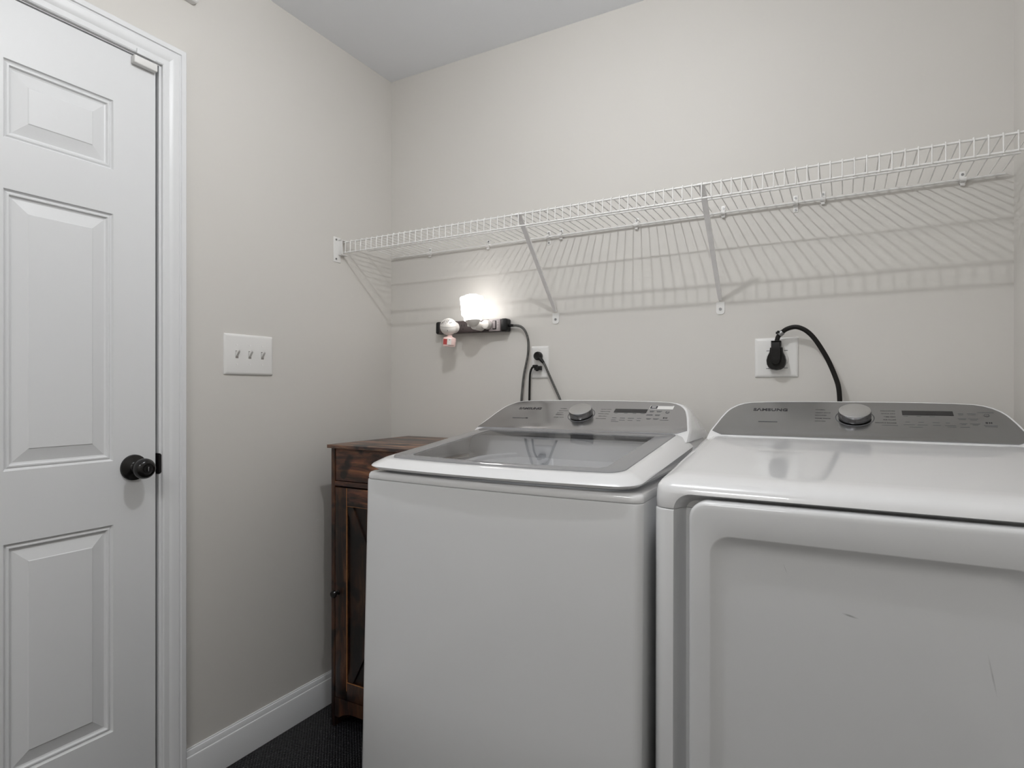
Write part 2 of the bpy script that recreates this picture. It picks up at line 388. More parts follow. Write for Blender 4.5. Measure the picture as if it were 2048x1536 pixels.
# ---------------------------------------------------------------- ceiling lamp, and an added fill panel behind the camera
LP = Vector((1.05, -1.06, 2.325))
t = thing('ceiling_lamp', 'ceiling lamp with a small bare lit bulb above the laundry floor', 'lamp', (LP.x, LP.y, H))
MB().lathe([(.075, -.002), (.075, -.012), (.06, -.022), (.02, -.030)], (LP.x, LP.y, H), n=40).build('canopy', M['plate'], t)
def lamp_light(name, kind, loc, power, parent, **kw):
    l = bpy.data.lights.new(name, kind); l.energy = power; l.color = (.985, .992, 1)
    for k, v in kw.items(): setattr(l, k, v)
    o = bpy.data.objects.new(name, l); COL.objects.link(o); o.parent = parent; o.location = Vector(loc)-parent.location
lamp_light('bulb_light', 'POINT', LP, LAMP, t, shadow_soft_size=.0135)
cap = [(.0280*math.sin(R(a)), -.0280*math.cos(R(a))) for a in range(0, 157, 12)]
MB().cyl((LP.x, LP.y, LP.z+.0255), (LP.x, LP.y, H-.02), .012, n=16).build('stem', M['plate'], t)
bulb = MB().lathe(cap, LP, (0, 0, 1), n=32, cap0=False, cap1=False).build('bulb', M['glass'], t)
MB().cyl(LP+Vector((0, 0, .002)), LP+Vector((0, 0, .026)), .0012, n=10).build('filament', M['lamp'], bulb)
t = thing('fill_panel', 'flat white ceiling panel added as fill light, out of view', 'lamp', (1.1, -2.65, H))
MB().box(.80, 1.40, -2.85, -2.45, H-.03, H, .004).build('frame', M['plate'], t)
MB().box(.82, 1.38, -2.83, -2.47, H-.034, H-.0295).build('diffuser', M['fill'], t)
lamp_light('fill_light', 'AREA', (1.1, -2.65, H-.036), FILL, t, shape='RECTANGLE', size=.56, size_y=.36)

# ---------------------------------------------------------------- wall plates, switches, sensors
def plate(name, label, cat, c, w, h, axis, n_screws, parent_mat='plate'):
    """bevelled plate; axis 'x' = on the left wall facing +x, 'y' = on the back wall facing -y"""
    t = thing(name, label, cat, c)
    f = (lambda a, b, d: Vector((c[0]+d, c[1]+a, c[2]+b))) if axis == 'x' else (lambda a, b, d: Vector((c[0]+a, c[1]-d, c[2]+b)))
    mb = MB(); rings = []
    for ins, d in ((0, 0), (0, .0015), (.0012, .0035), (.005, .0055), (.009, .0062)):
        rings.append([f(a, b, d) for a, b in rrect(-w/2+ins, w/2-ins, -h/2+ins, h/2-ins, max(.003-ins*.2, .001), 3, 2)])
    mb.loft(rings); mb.build('plate', M[parent_mat], t, smooth=40)
    for a, b in n_screws:
        s = MB(); ax = f(a, b, .0075)-f(a, b, .006); s.cyl(f(a, b, .0058), f(a, b, .0072), .003, n=14)
        s.build('screw', M['bracket'], t)
    return t, f
tg = (-.0462, .0, .0468)
t, f = plate('light_switch', 'white triple toggle switch plate on the left wall beside the door', 'light switch', (0, -.684, 1.2615), .178, .128, 'x', [(a, b) for a in tg for b in (-.030, .030)])
for a in tg:
    mb = MB(); mb.box(.0055, .0064, -.684+a-.005, -.684+a+.005, 1.2615-.012, 1.2615+.012)
    mb.build('slot', M['slotgrey'], t)
    mb = MB(); mb.loft([[f(a+x*s, 0+dz+z*s2, d) for x, z in ((-1, -1), (1, -1), (1, 1), (-1, 1))] for s, s2, dz, d in ((.0042, .0085, 0, .004), (.0038, .0055, .004, .010), (.0033, .0035, .012, .0175), (.0028, .0028, .013, .0185))])
    mb.build('toggle', M['plate'], t, smooth=50)
t = thing('door_sensor', 'small white contact sensor at the top corner of the white door', 'sensor', (0, -1.01, 2.033))
MB().box(-.0035, .014, -1.0405, -.979, 2.0215, 2.043, .003, 3).build('housing', M['plate'], t)
MB().box(.0105, .0145, -1.034, -.985, 2.0475, 2.062, .0015).build('magnet', M['trim'], t)
t = thing('wall_detector', 'white rounded detector high on the left wall, cut by the photo top', 'sensor', (0, -.915, 2.33))
mb = MB(); pr = rrect(-.965, -.862, 2.272, 2.395, .014, 6, 3)
mb.loft([[Vector((d, y+(-.9135-y)*s, z+(2.3385-z)*s)) for y, z in pr] for s, d in ((0, 0), (0, .017), (.02, .0195), (.06, .0215))]); mb.build('housing', M['plate'], t)
MB().cyl((.021, -.897, 2.300), (.0238, -.897, 2.300), .004, n=16).build('indicator', M['black'], t)

# ---------------------------------------------------------------- wire shelf
YS, ZS = -.285, 1.704        # front top rod
sh = thing('wire_shelf', 'white wire shelf along the back wall above the washer and dryer', 'shelf', (1.02, 0, 1.698))
MB().cyl((.016, YS, ZS), (W-.016, YS, ZS), .0028, n=12).build('front_rod', M['wire'], sh)
MB().cyl((.016, YS-.003, ZS-.0385), (W-.016, YS-.003, ZS-.0385), .0027, n=12).build('lip_rod', M['wire'], sh)
MB().cyl((.014, -.012, 1.6975), (2.014, -.012, 1.6975), .0031, n=12, bev=.001).build('back_rod', M['wire'], sh)
MB().cyl((.016, -.160, 1.6985), (2.0145, -.160, 1.6985), .0024, n=12, bev=.001).build('support_rod', M['wire'], sh)
wm = MB(); r = .0015
wm.tube([(0, -.008, ZS+.0015), (0, YS-.002, ZS+.0015+.003), (0, YS-.0048, ZS+.001), (0, YS-.0056, ZS-.003), (0, YS-.0068, ZS-.041)], r, n=8)
w0 = wm.build('deck_wire', M['wire'], sh)
N = 79; base = w0.location.copy()
x_first = 1.9321+.0262*3 - .0254*78
for i in range(N):
    x = 2.0095-.0254*i
    if i == 0: w0.location.x = x-ORG['wire_shelf'].x+ORG['wire_shelf'].x; continue
    c = w0.copy(); COL.objects.link(c); c.parent = sh; c.location = (x, 0, 0)
w0.location = (2.0095, 0, 0)
# clips on the wall
def clip(x, low=False, tilt=0.):
    mb = MB(); z = 1.6975
    mb.box(x-.0065, x+.0065, -.0022, 0, z-.004, z+.024, .001)
    if low: mb.box(x-.0065, x+.0065, -.0022, 0, z-.026, z+.004, .001)
    mb.box(x-.0065, x+.0065, -.0085, -.001, z-.009, z+.008, .002); mb.cyl((x-.0065, -.012, z), (x+.0065, -.012, z), .0062, n=16)
    if not low: mb.box(x-.005, x+.005, -.009, -.0005, z-.014, z-.004, .0015)
    c = mb.build('wall_clip', M['wire'], sh)
    for zz in ([z+.016, z-.019] if low else [z+.016]):
        MB().cyl((x, -.0018, zz), (x, -.0038, zz), .0032, n=14).build('screw', M['screw'], c)
for x, lo in ((.2047, 0), (.4797, 0), (.7334, 1), (.7824, 0), (1.0563, 0), (1.3319, 0), (1.5344, 1), (1.6056, 0), (1.9282, 0)): clip(x, lo)
# end brackets on the side walls
def end_bracket(xw, s):
    mb = MB(); X = lambda a, b: (min(xw+s*a, xw+s*b), max(xw+s*a, xw+s*b))
    a, b = X(0, .0025); mb.box(a, b, -.324, -.288, 1.628, 1.722, .0012)
    a, b = X(0, .020); mb.box(a, b, -.3015, -.2985, 1.656, 1.712, .0010); mb.box(a, b, -.3015, -.270, 1.6555, 1.6585, .001); mb.box(a, b, -.3015, -.270, 1.709, 1.712, .001)
    a, b = X(.0175, .0205); mb.box(a, b, -.3015, -.2965, 1.656, 1.712, .001)
    e = mb.build('end_bracket', M['wire'], sh)
    for z in (1.640, 1.712):
        MB().cyl((xw+s*.002, -.312, z), (xw+s*.0045, -.312, z), .0036, n=14).build('screw', M['screw'], e)
end_bracket(0, 1); end_bracket(W, -1)
def brace(x, zf, label):
    t = thing('shelf_brace', label, 'bracket', (x, 0, zf), 'diagonal braces under the wire shelf')
    # folded steel channel from the wall foot up to the front rod
    p0 = Vector((x, -.006, zf+.008)); p1 = Vector((x-.0, YS+.004, ZS-.001))
    d = (p1-p0).normalized(); nrm = Vector((0, -d.z, d.y)); 
    if nrm.y > 0: nrm = -nrm
    mb = MB(); hw = .0062; sec = [(-hw, 0), (-hw, .0055), (-hw+.0016, .0055), (-hw+.0016, .0016), (hw-.0016, .0016), (hw-.0016, .0055), (hw, .0055), (hw, 0)]
    L = (p1-p0).length
    rings = []
    for tt, ww in ((0, .75), (.06, 1.0), (.5, 1.12), (.93, 1.25), (1.0, 1.25)):
        q = p0+d*(L*tt); rings.append([q+Vector((a*ww, 0, 0))-nrm*b for a, b in sec])
    mb.loft(rings); arm = mb.build('arm', M['bracket'], t, smooth=20)
    MB().tube([p1+Vector((-.012, .002, -.002)), p1+Vector((-.011, -.0, .004)), p1+Vector((.011, -.0, .004)), p1+Vector((.012, .002, -.002))], .0026, n=8).build('hook', M['bracket'], t)
    q = p0+d*(L*.93); MB().cyl(q-nrm*.001, q+nrm*.0025, .0030, n=12).build('rivet', M['wire'], arm)
    mb = MB(); sh_ = rrect(-.0125, .0125, -.034, .004, [.009, .009, .002, .002], 6, 1)
    mb.prism(sh_, lambda p: Vector((x+p[0], 0, zf+p[1])), lambda p: Vector((x+p[0], -.0028, zf+p[1])))
    ft = mb.build('foot', M['wire'], t)
    MB().cyl((x, -.0025, zf-.018), (x, -.0050, zf-.018), .0042, n=14).build('screw', M['screw'], ft)
brace(.7600, 1.4205, 'left white diagonal shelf brace, its foot above the duplex outlet')
brace(1.3228, 1.4200, 'right white diagonal shelf brace, its foot left of the dryer outlet')

# ---------------------------------------------------------------- power strip and what is plugged in
ps = thing('power_strip', 'dark brown power strip mounted on the back wall under the shelf', 'power strip', (.417, 0, 1.392))
RT = Matrix.Translation((.417, 0, 1.3915)) @ Matrix.Rotation(R(.55), 4, 'Y') @ Matrix.Translation((-.417, 0, -1.3915))
MB().box(.266, .556, -.036, 0, 1.3690, 1.4145, .0035, 3, M=RT).build('body', M['strip'], ps)
for a_, b_ in ((.2555, .2785), (.5500, .5780)): MB().box(a_, b_, -.0372, 0, 1.3675, 1.4160, .008, 4, M=RT).build('end_cap', M['black'], ps)
sw = MB().box(.5020, .5505, -.0376, -.02, 1.3700, 1.4135, .001, M=RT).build('switch_panel', M['stripgrey'], ps)
MB().box(.5190, .5345, -.0388, -.035, 1.3760, 1.4090, .001, M=RT).build('switch_frame', M['black'], sw)
mb = MB(); mb.box(.5215, .5320, -.0420, -.036, 1.3790, 1.4065, .002, M=RT); mb.box(.5190, .5345, -.0383, -.037, 1.3710, 1.3738, M=RT); mb.build('rocker', M['stripgrey'], sw)
for i, x in enumerate((.330, .385, .430, .475)):
    mb = MB()
    for dx in (-.0065, .0065): mb.box(x+dx-.0012, x+dx+.0012, -.0364, -.034, 1.3925, 1.4005, M=RT)
    mb.cyl((x+.001, -.0364, 1.383), (x+.001, -.034, 1.383), .0024, n=12); mb.build('socket', M['gap'], ps)
mb = MB()
for k in range(7): mb.box(.5385, .5395+.006*random.random(), -.0379, -.037, 1.405-.0045*k, 1.4062-.0045*k, M=RT)
mb.build('marking', M['cream'], sw)
MB().cyl((.5085, -.0385, 1.3915), (.5085, -.0365, 1.3915), .0022, n=10).build('indicator', M['cream'], sw)
MB().cyl((.575, -.018, 1.3895), (.598, -.018, 1.3875), .0065, .0048, n=16, bev=.001).build('cord_collar', M['black'], ps)
MB().tube(smooth_pts([(.594, -.018, 1.3878), (.612, -.018, 1.3865), (.630, -.018, 1.3800), (.645, -.018, 1.3650), (.6555, -.018, 1.3400), (.6585, -.018, 1.3150), (.6560, -.018, 1.2750), (.6480, -.018, 1.2400), (.6400, -.018, 1.2050), (.6340, -.018, 1.1600), (.6300, -.020, 1.1000), (.6300, -.028, 1.0200)]), .0045, n=10).build('cord', M['braid'], ps)

# air freshener: slotted ball with a small bottle of pink oil
af = thing('air_freshener', 'white ball-shaped plug-in air freshener with a pink bottle below', 'air freshener', (.348, -.037, 1.39))
bc = Vector((.3475, -.077, 1.3905)); rr_ = .0325
mb = MB(); mb.lathe([(rr_*math.sin(R(a)), -rr_*math.cos(R(a))) for a in range(0, 181, 9)], bc, (.15, -.75, .62), 48, cap0=True, cap1=True)
ball = mb.build('ball', M['cream'], af, smooth=60)
MB().cyl(bc+Vector((0, .018, 0)), (bc.x, -.036, bc.z), .022, n=24).build('plug', M['cream'], af)
ax = Vector((.15, -.75, .62)).normalized()
def on_ball(u, v, k=1.0):   # u, v are angles in the camera-facing frame
    d0 = Vector((.45, -.89, .0)).normalized(); rt = Vector((.89, .45, 0)); up = Vector((0, 0, 1))
    d = (d0*math.cos(u)*math.cos(v)+rt*math.sin(u)*math.cos(v)+up*math.sin(v)).normalized()
    return bc+d*rr_*k
for k, (u0, u1, v0, v1) in enumerate(((-.92, -.62, .16, .52), (-.68, -.42, .16, .72), (-.44, -.20, .16, .86), (-.20, .06, .18, .92), (.02, .34, .34, .90))):
    pts = [on_ball(u0+(u1-u0)*tt**1.7, v0+(v1-v0)*tt, 1.003) for tt in [i/8 for i in range(9)]]
    MB().tube(pts, .001, n=8, rs=[.0004+.0009*math.sin(math.pi*min(.97, max(.03, i/8))) for i in range(9)]).build('vent_slot', M['slotgrey'], ball)
MB().tube([on_ball(.22+.35*i/5, .33+.10*i/5, 1.003) for i in range(6)], .0010, n=8).build('slide_slot', M['ink'], ball)
MB().tube([on_ball(-1.2+2.4*i/24, -.02-.16*math.sin((i/24)*math.pi), 1.001) for i in range(25)], .0005, n=6).build('seam', M['slotgrey'], ball)
MB().tube([on_ball(.02, -.62+.1*i/3, 1.002) for i in range(4)], .0011, n=6).build('notch', M['softink'], ball)
bl = MB(); bo = Vector((.3535, -.077, 1.3535)); prb = rrect(-.024, .024, -.013, .013, .006, 4, 2)
bx = Vector((.89, .40, -.08)).normalized(); bz = Vector((.08, 0, 1)).normalized(); by = bz.cross(bx)
bl.loft([[bo+bx*(a*s)+by*(b*s)+bz*z for a, b in prb] for s, z in ((.35, .004), (.40, -.001), (.92, -.005), (1, -.009), (1, -.034), (.93, -.0385), (.6, -.040))])
bottle = bl.build('bottle', M['pinkglass'], af)
lb = MB(); 
def quad(mb, a0, a1, z0, z1, off, mi=0): mb.loft([[bo+bx*a+by*(-.0131-off)*1+bz*z for a, z in ((a0, z0), (a1, z0), (a1, z1), (a0, z1))], [bo+bx*a+by*(-.0136-off)+bz*z for a, z in ((a0, z0), (a1, z0), (a1, z1), (a0, z1))]], mi=mi)
quad(lb, -.021, -.0065, -.032, -.0115, 0, 0); quad(lb, -.0065, .0095, -.032, -.0095, 0, 1); lb.build('label', [M['red'], M['cream']], bottle, smooth=0)
lb = MB(); quad(lb, .001, .004, -.0145, -.0125, .0008); quad(lb, -.001, .020, -.0345, -.0335, .0004); lb.build('marking', M['ink'], bottle, smooth=0)

# night light: glowing translucent shade on a swivel plug
nl = thing('night_light', 'glowing white plug-in wax warmer with a glass shade', 'night light', (.47, -.037, 1.39))
nc = Vector((.4700, -.096, 1.405))
tilt = Vector((-.075, 0, 1)).normalized()
mb = MB(); mb.lathe([(.031, .0), (.033, .002), (.0335, .018), (.0395, .0195), (.0405, .022), (.0425, .078), (.0435, .0815), (.0425, .086), (.038, .087), (.0365, .083), (.034, .081), (.030, .0895), (.022, .094), (.006, .095), (.001, .095)], nc, tilt, 40, cap0=True, cap1=True)
mb.build('shade', M['shade'], nl, smooth=30)
mb = MB(); mb.lathe([(.010, -.020), (.020, -.014), (.0265, -.004), (.030, .0005)], nc, tilt, 32); mb.build('base', M['cream'], nl)
pb = MB(); pb.cyl((.4700, -.036, 1.388), (.4700, -.092, 1.388), .017, .015, n=28, bev=.003)
pb.cyl((.4985, -.036, 1.393), (.4985, -.060, 1.393), .0175, .0165, n=28, bev=.003); pb.build('plug', M['cream'], nl)
pb = MB(); pb.box(.4430, .4660, -.094, -.074, 1.3845, 1.3955, .002); pb.build('sensor_switch', M['plate'], nl)

# duplex outlet with two plugs
t, f = plate('wall_outlet', 'white duplex outlet plate on the back wall with two black plugs in it', 'outlet', (.6975, 0, 1.2505), .0705, .1165, 'y', [(0, .0475)])
for dz in (.0195, -.0195):
    mb = MB(); mb.prism(rrect(-.0165, .0165, -.0145, .0145, .009, 5, 1), lambda p: f(p[0], p[1]+dz, .005), lambda p: f(p[0], p[1]+dz, .0082)); rc = mb.build('receptacle', M['plate'], t)
    mb = MB(); mb.box(.6915, .6930, -.0084, -.007, 1.2505+dz-.001, 1.2505+dz+.007); mb.box(.7020, .7035, -.0084, -.007, 1.2505+dz-.001, 1.2505+dz+.007); mb.build('slot', M['gap'], rc)
t = thing('power_cord', 'black round flat plug with braided cord in the upper socket', 'power cord', (.697, -.008, 1.272))
pc = Vector((.6972, -.009, 1.2725))
mb = MB(); mb.lathe([(.0145, 0), (.0155, .002), (.0158, .012), (.0145, .0165), (.0120, .0185), (.0105, .0178), (.004, .0175)], pc, (0, -1, 0), 32)
mb.tube([pc+Vector((.006, -.011, -.006)), pc+Vector((.014, -.011, -.014)), pc+Vector((.024, -.011, -.0255))], .006, n=14, rs=[.0085, .0070, .0052]); mb.build('plug', M['black'], t)
MB().tube(smooth_pts([(.7200, -.020, 1.2485), (.7270, -.020, 1.2370), (.7385, -.020, 1.2130), (.7520, -.020, 1.1850), (.7690, -.020, 1.1510), (.7880, -.022, 1.1120), (.8100, -.03, 1.0600)]), .0043, n=10).build('cord', M['braid'], t)
t = thing('power_cord', 'black right-angle plug with thin black cord in the lower socket', 'power cord', (.695, -.008, 1.231))
mb = MB(); mb.box(.6850, .7100, -.026, -.008, 1.2215, 1.2365, .002); mb.box(.6800, .6960, -.030, -.012, 1.2290, 1.2410, .003); mb.box(.6935, .7035, -.031, -.024, 1.2175, 1.2330, .002); mb.build('plug', M['black'], t)
MB().tube(smooth_pts([(.6840, -.021, 1.2350), (.6760, -.021, 1.2310), (.6700, -.021, 1.2200), (.6665, -.021, 1.2030), (.6650, -.021, 1.1700), (.6640, -.021, 1.1300), (.6640, -.024, 1.0500)]), .0037, n=10).build('cord', M['cable'], t)

# dryer outlet, plug and heavy cord
t, f = plate('dryer_outlet', 'large square white outlet plate on the back wall above the dryer', 'outlet', (1.4823, 0, 1.2472), .119, .118, 'y', [])
MB().lathe([(.0305, 0), (.0305, .0075), (.0295, .0085)], (1.484, -.004, 1.243), (0, -1, 0), 36).build('receptacle', M['plate'], t)
for a, b in ((-.0235, .0245), (.0245, .0245), (-.0245, -.0285), (.0245, -.0275)):
    MB().box(1.484+a-.005, 1.484+a+.005, -.0068, -.0060, 1.243+b-.0008, 1.243+b+.0008).build('tab_mark', M['softink'], t)
t = thing('dryer_cord', 'thick black dryer cord with a large bell-shaped plug', 'power cord', (1.484, -.012, 1.243))
fr = [(-.0128, .052), (-.0128, .036), (-.0165, .0355), (-.0180, .022), (-.0235, .010), (-.0262, -.002), (-.0250, -.014), (-.0200, -.0235), (-.0120, -.0290), (0, -.0310)]
full = fr+[(-a, b) for a, b in fr[-2::-1]]
mb = MB(); P = lambda p, y, s=1: Vector((1.4840+p[0]*s, y, 1.2400+.006+(p[1]-.006)*s))
mb.loft([[P(p, -.0115) for p in full], [P(p, -.030) for p in full], [P(p, -.036, .94) for p in full]])
body = mb.build('plug', M['cable'], t, smooth=40)
mb = MB(); fr2 = [(-.0105, .050), (-.0128, .030), (-.0130, 0), (-.0105, -.010), (-.005, -.0150), (0, -.0160)]; full2 = fr2+[(-a, b) for a, b in fr2[-2::-1]]
mb.loft([[P(p, -.034) for p in full2], [P(p, -.043, 1) for p in full2], [P(p, -.0455, .90) for p in full2]]); 
mb.lathe([(.0075, 0), (.0085, .002), (.0070, .0022)], (1.484, -.0445, 1.2395), (0, -1, 0), 24); mb.build('plug_cap', M['cable'], body, smooth=40)
mb = MB()
for k in range(4): mb.box(1.4708, 1.4972, -.0405, -.0115, 1.2790+k*.0045, 1.2815+k*.0045, .0008)
mb.build('strain_relief', M['cable'], body)
yc = -.027
MB().tube(smooth_pts([(1.4845, yc, 1.2880), (1.4870, yc, 1.2990), (1.4900, yc, 1.3080), (1.4990, yc-.003, 1.3180), (1.5130, yc-.008, 1.3275), (1.5330, yc-.013, 1.3320), (1.5500, yc-.015, 1.3280), (1.5680, yc-.015, 1.3160), (1.5850, yc-.015, 1.2960), (1.6030, yc-.014, 1.2660), (1.6200, yc-.013, 1.2320), (1.6360, yc-.013, 1.1900), (1.6450, yc-.013, 1.1560), (1.6480, yc-.013, 1.1100), (1.6480, yc-.013, 1.0400)], 6), .0066, n=14).build('cord', M['cable'], t)
mb = MB(); c0 = Vector((1.4965, yc-.003, 1.3155)); dv = Vector((.7, 0, .62)).normalized()
mb.cyl(c0-dv*.006, c0+dv*.007, .0082, n=20, bev=.001); mb.build('clamp', M['screw'], t)
mb = MB(); mb.cyl((1.4835, yc-.004, 1.3180), (1.4935, yc-.004, 1.3180), .0035, n=12); mb.cyl((1.4905, yc-.0125, 1.3205), (1.4905, yc-.006, 1.3205), .0035, n=10); mb.build('clamp_screw', M['cable'], t)

# ---------------------------------------------------------------- rustic cabinet in the corner
cb = thing('storage_cabinet', 'rustic dark brown wooden cabinet in the corner left of the washer', 'cabinet', (.35, -.24, 0))
cx0, cx1, cyf = .120, .585, -.449
MB().box(.1105, .5945, -.4605, -.024, .9520, .9635, .001).build('top', M['woodsheen'], cb)
mb = MB(); mb.box(cx0, cx0+.0155, cyf, -.03, 0, .952, .0006); mb.build('side_panel', M['woodz'], cb)
mb = MB(); mb.box(cx1-.0155, cx1, cyf, -.03, 0, .952, .0006); mb.build('side_panel', M['woodz'], cb)
MB().box(cx0+.0155, cx1-.0155, -.038, -.030, .05, .952).build('back_panel', M['woodz'], cb)
MB().box(cx0+.0155, cx1-.0155, cyf+.0005, -.04, .8235, .8395, .0008).build('rail', M['woodx'], cb)
MB().box(cx0+.0155, cx1-.0155, cyf+.02, -.04, .085, .097).build('bottom_shelf', M['woodx'], cb)
mb = MB(); xm = (cx0+cx1)/2; n = 24; top = []; bot = []
for i in range(n+1):
    x = cx0+.0155+(cx1-cx0-.031)*i/n; e = min(x-cx0-.0155, cx1-.0155-x)
    z = .034 if e < .02 else .034+.022*min(1, (e-.02)/.05)**.6
    top.append((x, .099)); bot.append((x, z))
poly = bot+top[::-1]
mb.loft([[Vector((x, cyf+.0008, z)) for x, z in poly], [Vector((x, cyf+.016, z)) for x, z in poly]]); mb.build('apron', M['woodz'], cb)
dr = MB().box(cx0+.0195, cx1-.019, cyf+.001, cyf+.016, .8425, .9500, .0008).build('drawer_front', M['woodx'], cb)
# door with stiles, rails, inset panel and X brace
dx0, dx1, dz0, dz1 = cx0+.018, cx1-.018, .102, .8180
MB().box(dx0+.03, dx1-.03, cyf+.010, cyf+.014, dz0+.03, dz1-.03).build('door', M['wooddark'], cb)
dp = [o for o in cb.children if o.name.startswith('door')][-1]
st = .0530
MB().box(dx0, dx0+st, cyf+.0005, cyf+.015, dz0, dz1, .0008).build('stile', M['woodz'], dp)
MB().box(dx1-st, dx1, cyf+.0005, cyf+.015, dz0, dz1, .0008).build('stile', M['woodz'], dp)
MB().box(dx0+st, dx1-st, cyf+.0008, cyf+.015, dz1-.060, dz1, .0008).build('door_rail', M['woodx'], dp)
MB().box(dx0+st, dx1-st, cyf+.0008, cyf+.015, dz0, dz0+.058, .0008).build('door_rail', M['woodz'], dp)
mb = MB(); e = .0011
mb.box(dx0+st-.0022, dx0+st+.0002, cyf+.0002, cyf+.004, dz0+.03, dz1); mb.box(dx0+st, dx1-st, cyf+.0002, cyf+.0035, dz1-.0612, dz1-.0600); mb.box(dx0+st, dx1-st, cyf+.0002, cyf+.0035, dz0+.0580, dz0+.0594)
mb.build('worn_edge', M['woodedge'], dp)
a0, a1, b0, b1 = dx0+st, dx1-st, dz0+.059, dz1-.061
def diag(p, q, w, y0, y1):
    d = (Vector(q)-Vector(p)).normalized(); nn = Vector((-d.y, d.x))*w/2
    pts = [Vector(p)-nn, Vector(q)-nn, Vector(q)+nn, Vector(p)+nn]
    # clip to the panel opening
    pts = [(v.x, v.y) for v in pts]
    def clip1(pl, ax_, lim, sgn):
        out = []
        for i in range(len(pl)):
            A, B = pl[i], pl[(i+1) % len(pl)]
            ia = sgn*(A[ax_]-lim) >= 0; ib = sgn*(B[ax_]-lim) >= 0
            if ia: out.append(A)
            if ia != ib:
                t_ = (lim-A[ax_])/(B[ax_]-A[ax_]); out.append((A[0]+t_*(B[0]-A[0]), A[1]+t_*(B[1]-A[1])))
        return out
    for ax_, lim, sg in ((0, a0, 1), (0, a1, -1), (1, b0, 1), (1, b1, -1)): pts = clip1(pts, ax_, lim, sg)
    m_ = MB(); m_.loft([[Vector((x, y0, z)) for x, z in pts], [Vector((x, y1, z)) for x, z in pts]]); return m_
ex = .02
diag((a0-.004, b1+.02), (a1+.004, b0-.02), .031, cyf+.0035, cyf+.011).build('brace_board', M['wooddark'], dp, smooth=0)
diag((a0-.004, b0-.02), (a1+.004, b1+.02), .031, cyf+.0040, cyf+.011).build('brace_board', M['wooddark'], dp, smooth=0)
mb = MB(); mb.lathe([(.0085, 0), (.0085, .002), (.005, .004), (.0045, .010), (.009, .0135), (.0125, .0185), (.0128, .0225), (.0105, .0265), (.005, .0283)], (dx0+.0135, cyf+.0005, .4600), (0, -1, 0), 28); mb.build('knob', M['bronze'], dp)

# ---------------------------------------------------------------- washer and dryer
YAX = Vector((0, .154, .079)).normalized()          # direction up the raked control panel
NAX = Vector((0, -YAX.z, YAX.y))
def FP(cx, z0, x, w, n=0.):                          # point on the panel plane
    return Vector((x, -.334, z0))+YAX*w+NAX*n
FACE = [(.297, .000), (.322, .018), (.3185, .036), (.314, .055), (.3075, .085), (.301, .108), (.296, .123), (.289, .137), (.276, .1535), (.262, .164), (.245, .1705), (.205, .1750), (.14, .1775), (.07, .1785)]
FACE_R = FACE+[(0, .179)]+[(-a, b) for a, b in FACE[::-1]]
RIM = [(.3300, -.040), (.3275, -.005), (.3255, .018), (.3215, .036), (.3170, .055), (.3105, .085), (.3040, .1095), (.2990, .125), (.292, .1398), (.2788, .1568), (.264, .1675), (.246, .1742), (.205, .1790), (.14, .1815), (.07, .1825)]
RIM_R = RIM+[(0, .183)]+[(-a, b) for a, b in RIM[::-1]]

def console(t, cx, z0, face_mat, deck, dial_w, dial_x):
    mb = MB(); r0 = [FP(cx, z0, cx+a, b, -.0012) for a, b in RIM_R]
    mid = Vector((cx, -.24, z0+.03))
    off = lambda sx, dy, dz: [p+Vector(((p.x-cx)*sx, dy, dz if 0 < i < len(r0)-1 else 0)) for i, p in enumerate(r0)]
    rings = [r0, off(.004, .002, .0012), off(.009, .010, .0016), off(.014, .026, .0010)]
    rb = rings[-1]
    def rear(yb, k, dz, sx):
        out = []
        for p in rb:
            y = p.y*(1-k)+yb*k; q = Vector((cx+(p.x-cx)*(1-(1-sx)*max(0, (p.z-z0+.02))/.09), y, p.z-dz*max(0, (p.z-z0+.02)/.09)))
            out.append(q)
        return out
    rings += [rear(-.07, .45, .003, .992), rear(-.07, .8, .012, .965), rear(-.07, 1, .035, .92)]
    mb.loft(rings)
    if deck:
        mb.loft([[Vector((x, y, z)) for x, y in rrect(cx-w_, cx+w_, -.372, -.066, .008, 3, 2)] for z, w_ in ((.948, .341), (.972, .3405), (.992, .336), (z0-.022, .322))])
    c = mb.build('console', M['plastic'], t, smooth=38)
    face = FACE_R if not deck else FACE_R[:-2]+[(-.3255, .010), (-.3275, -.0015)]
    mb = MB(); mb.loft([[FP(cx, z0, cx+a*k, (b-.09)*k+.09, n) for a, b in face] for k, n in ((1, -.0015), (1, .0006), (.9965, .0011))])
    fp = mb.build('control_panel', face_mat, c, smooth=30)
    # dial
    dc = FP(cx, z0, dial_x, dial_w, 0.001)
    mb = MB(); mb.lathe([(.0352, .0025), (.0358, .005), (.0352, .0175), (.0345, .0195)], dc, NAX, 56, cap0=True, cap1=True)
    dl = mb.build('dial', M['chrome'], t, smooth=35)
    mb = MB(); mb.lathe([(.0345, .0192), (.0340, .0208), (.0325, .0215), (.0005, .0212)], dc, NAX, 56); mb.build('dial_cap', M['dialtop'], dl, smooth=35)
    mb = MB(); mb.lathe([(.0398, 0), (.0402, .0008), (.0414, .0010), (.0420, .0006), (.0421, 0)], dc, NAX, 56, cap0=False, cap1=False); mb.build('dial_ring', M['softink'], dl, smooth=35)
    return c, fp, dl
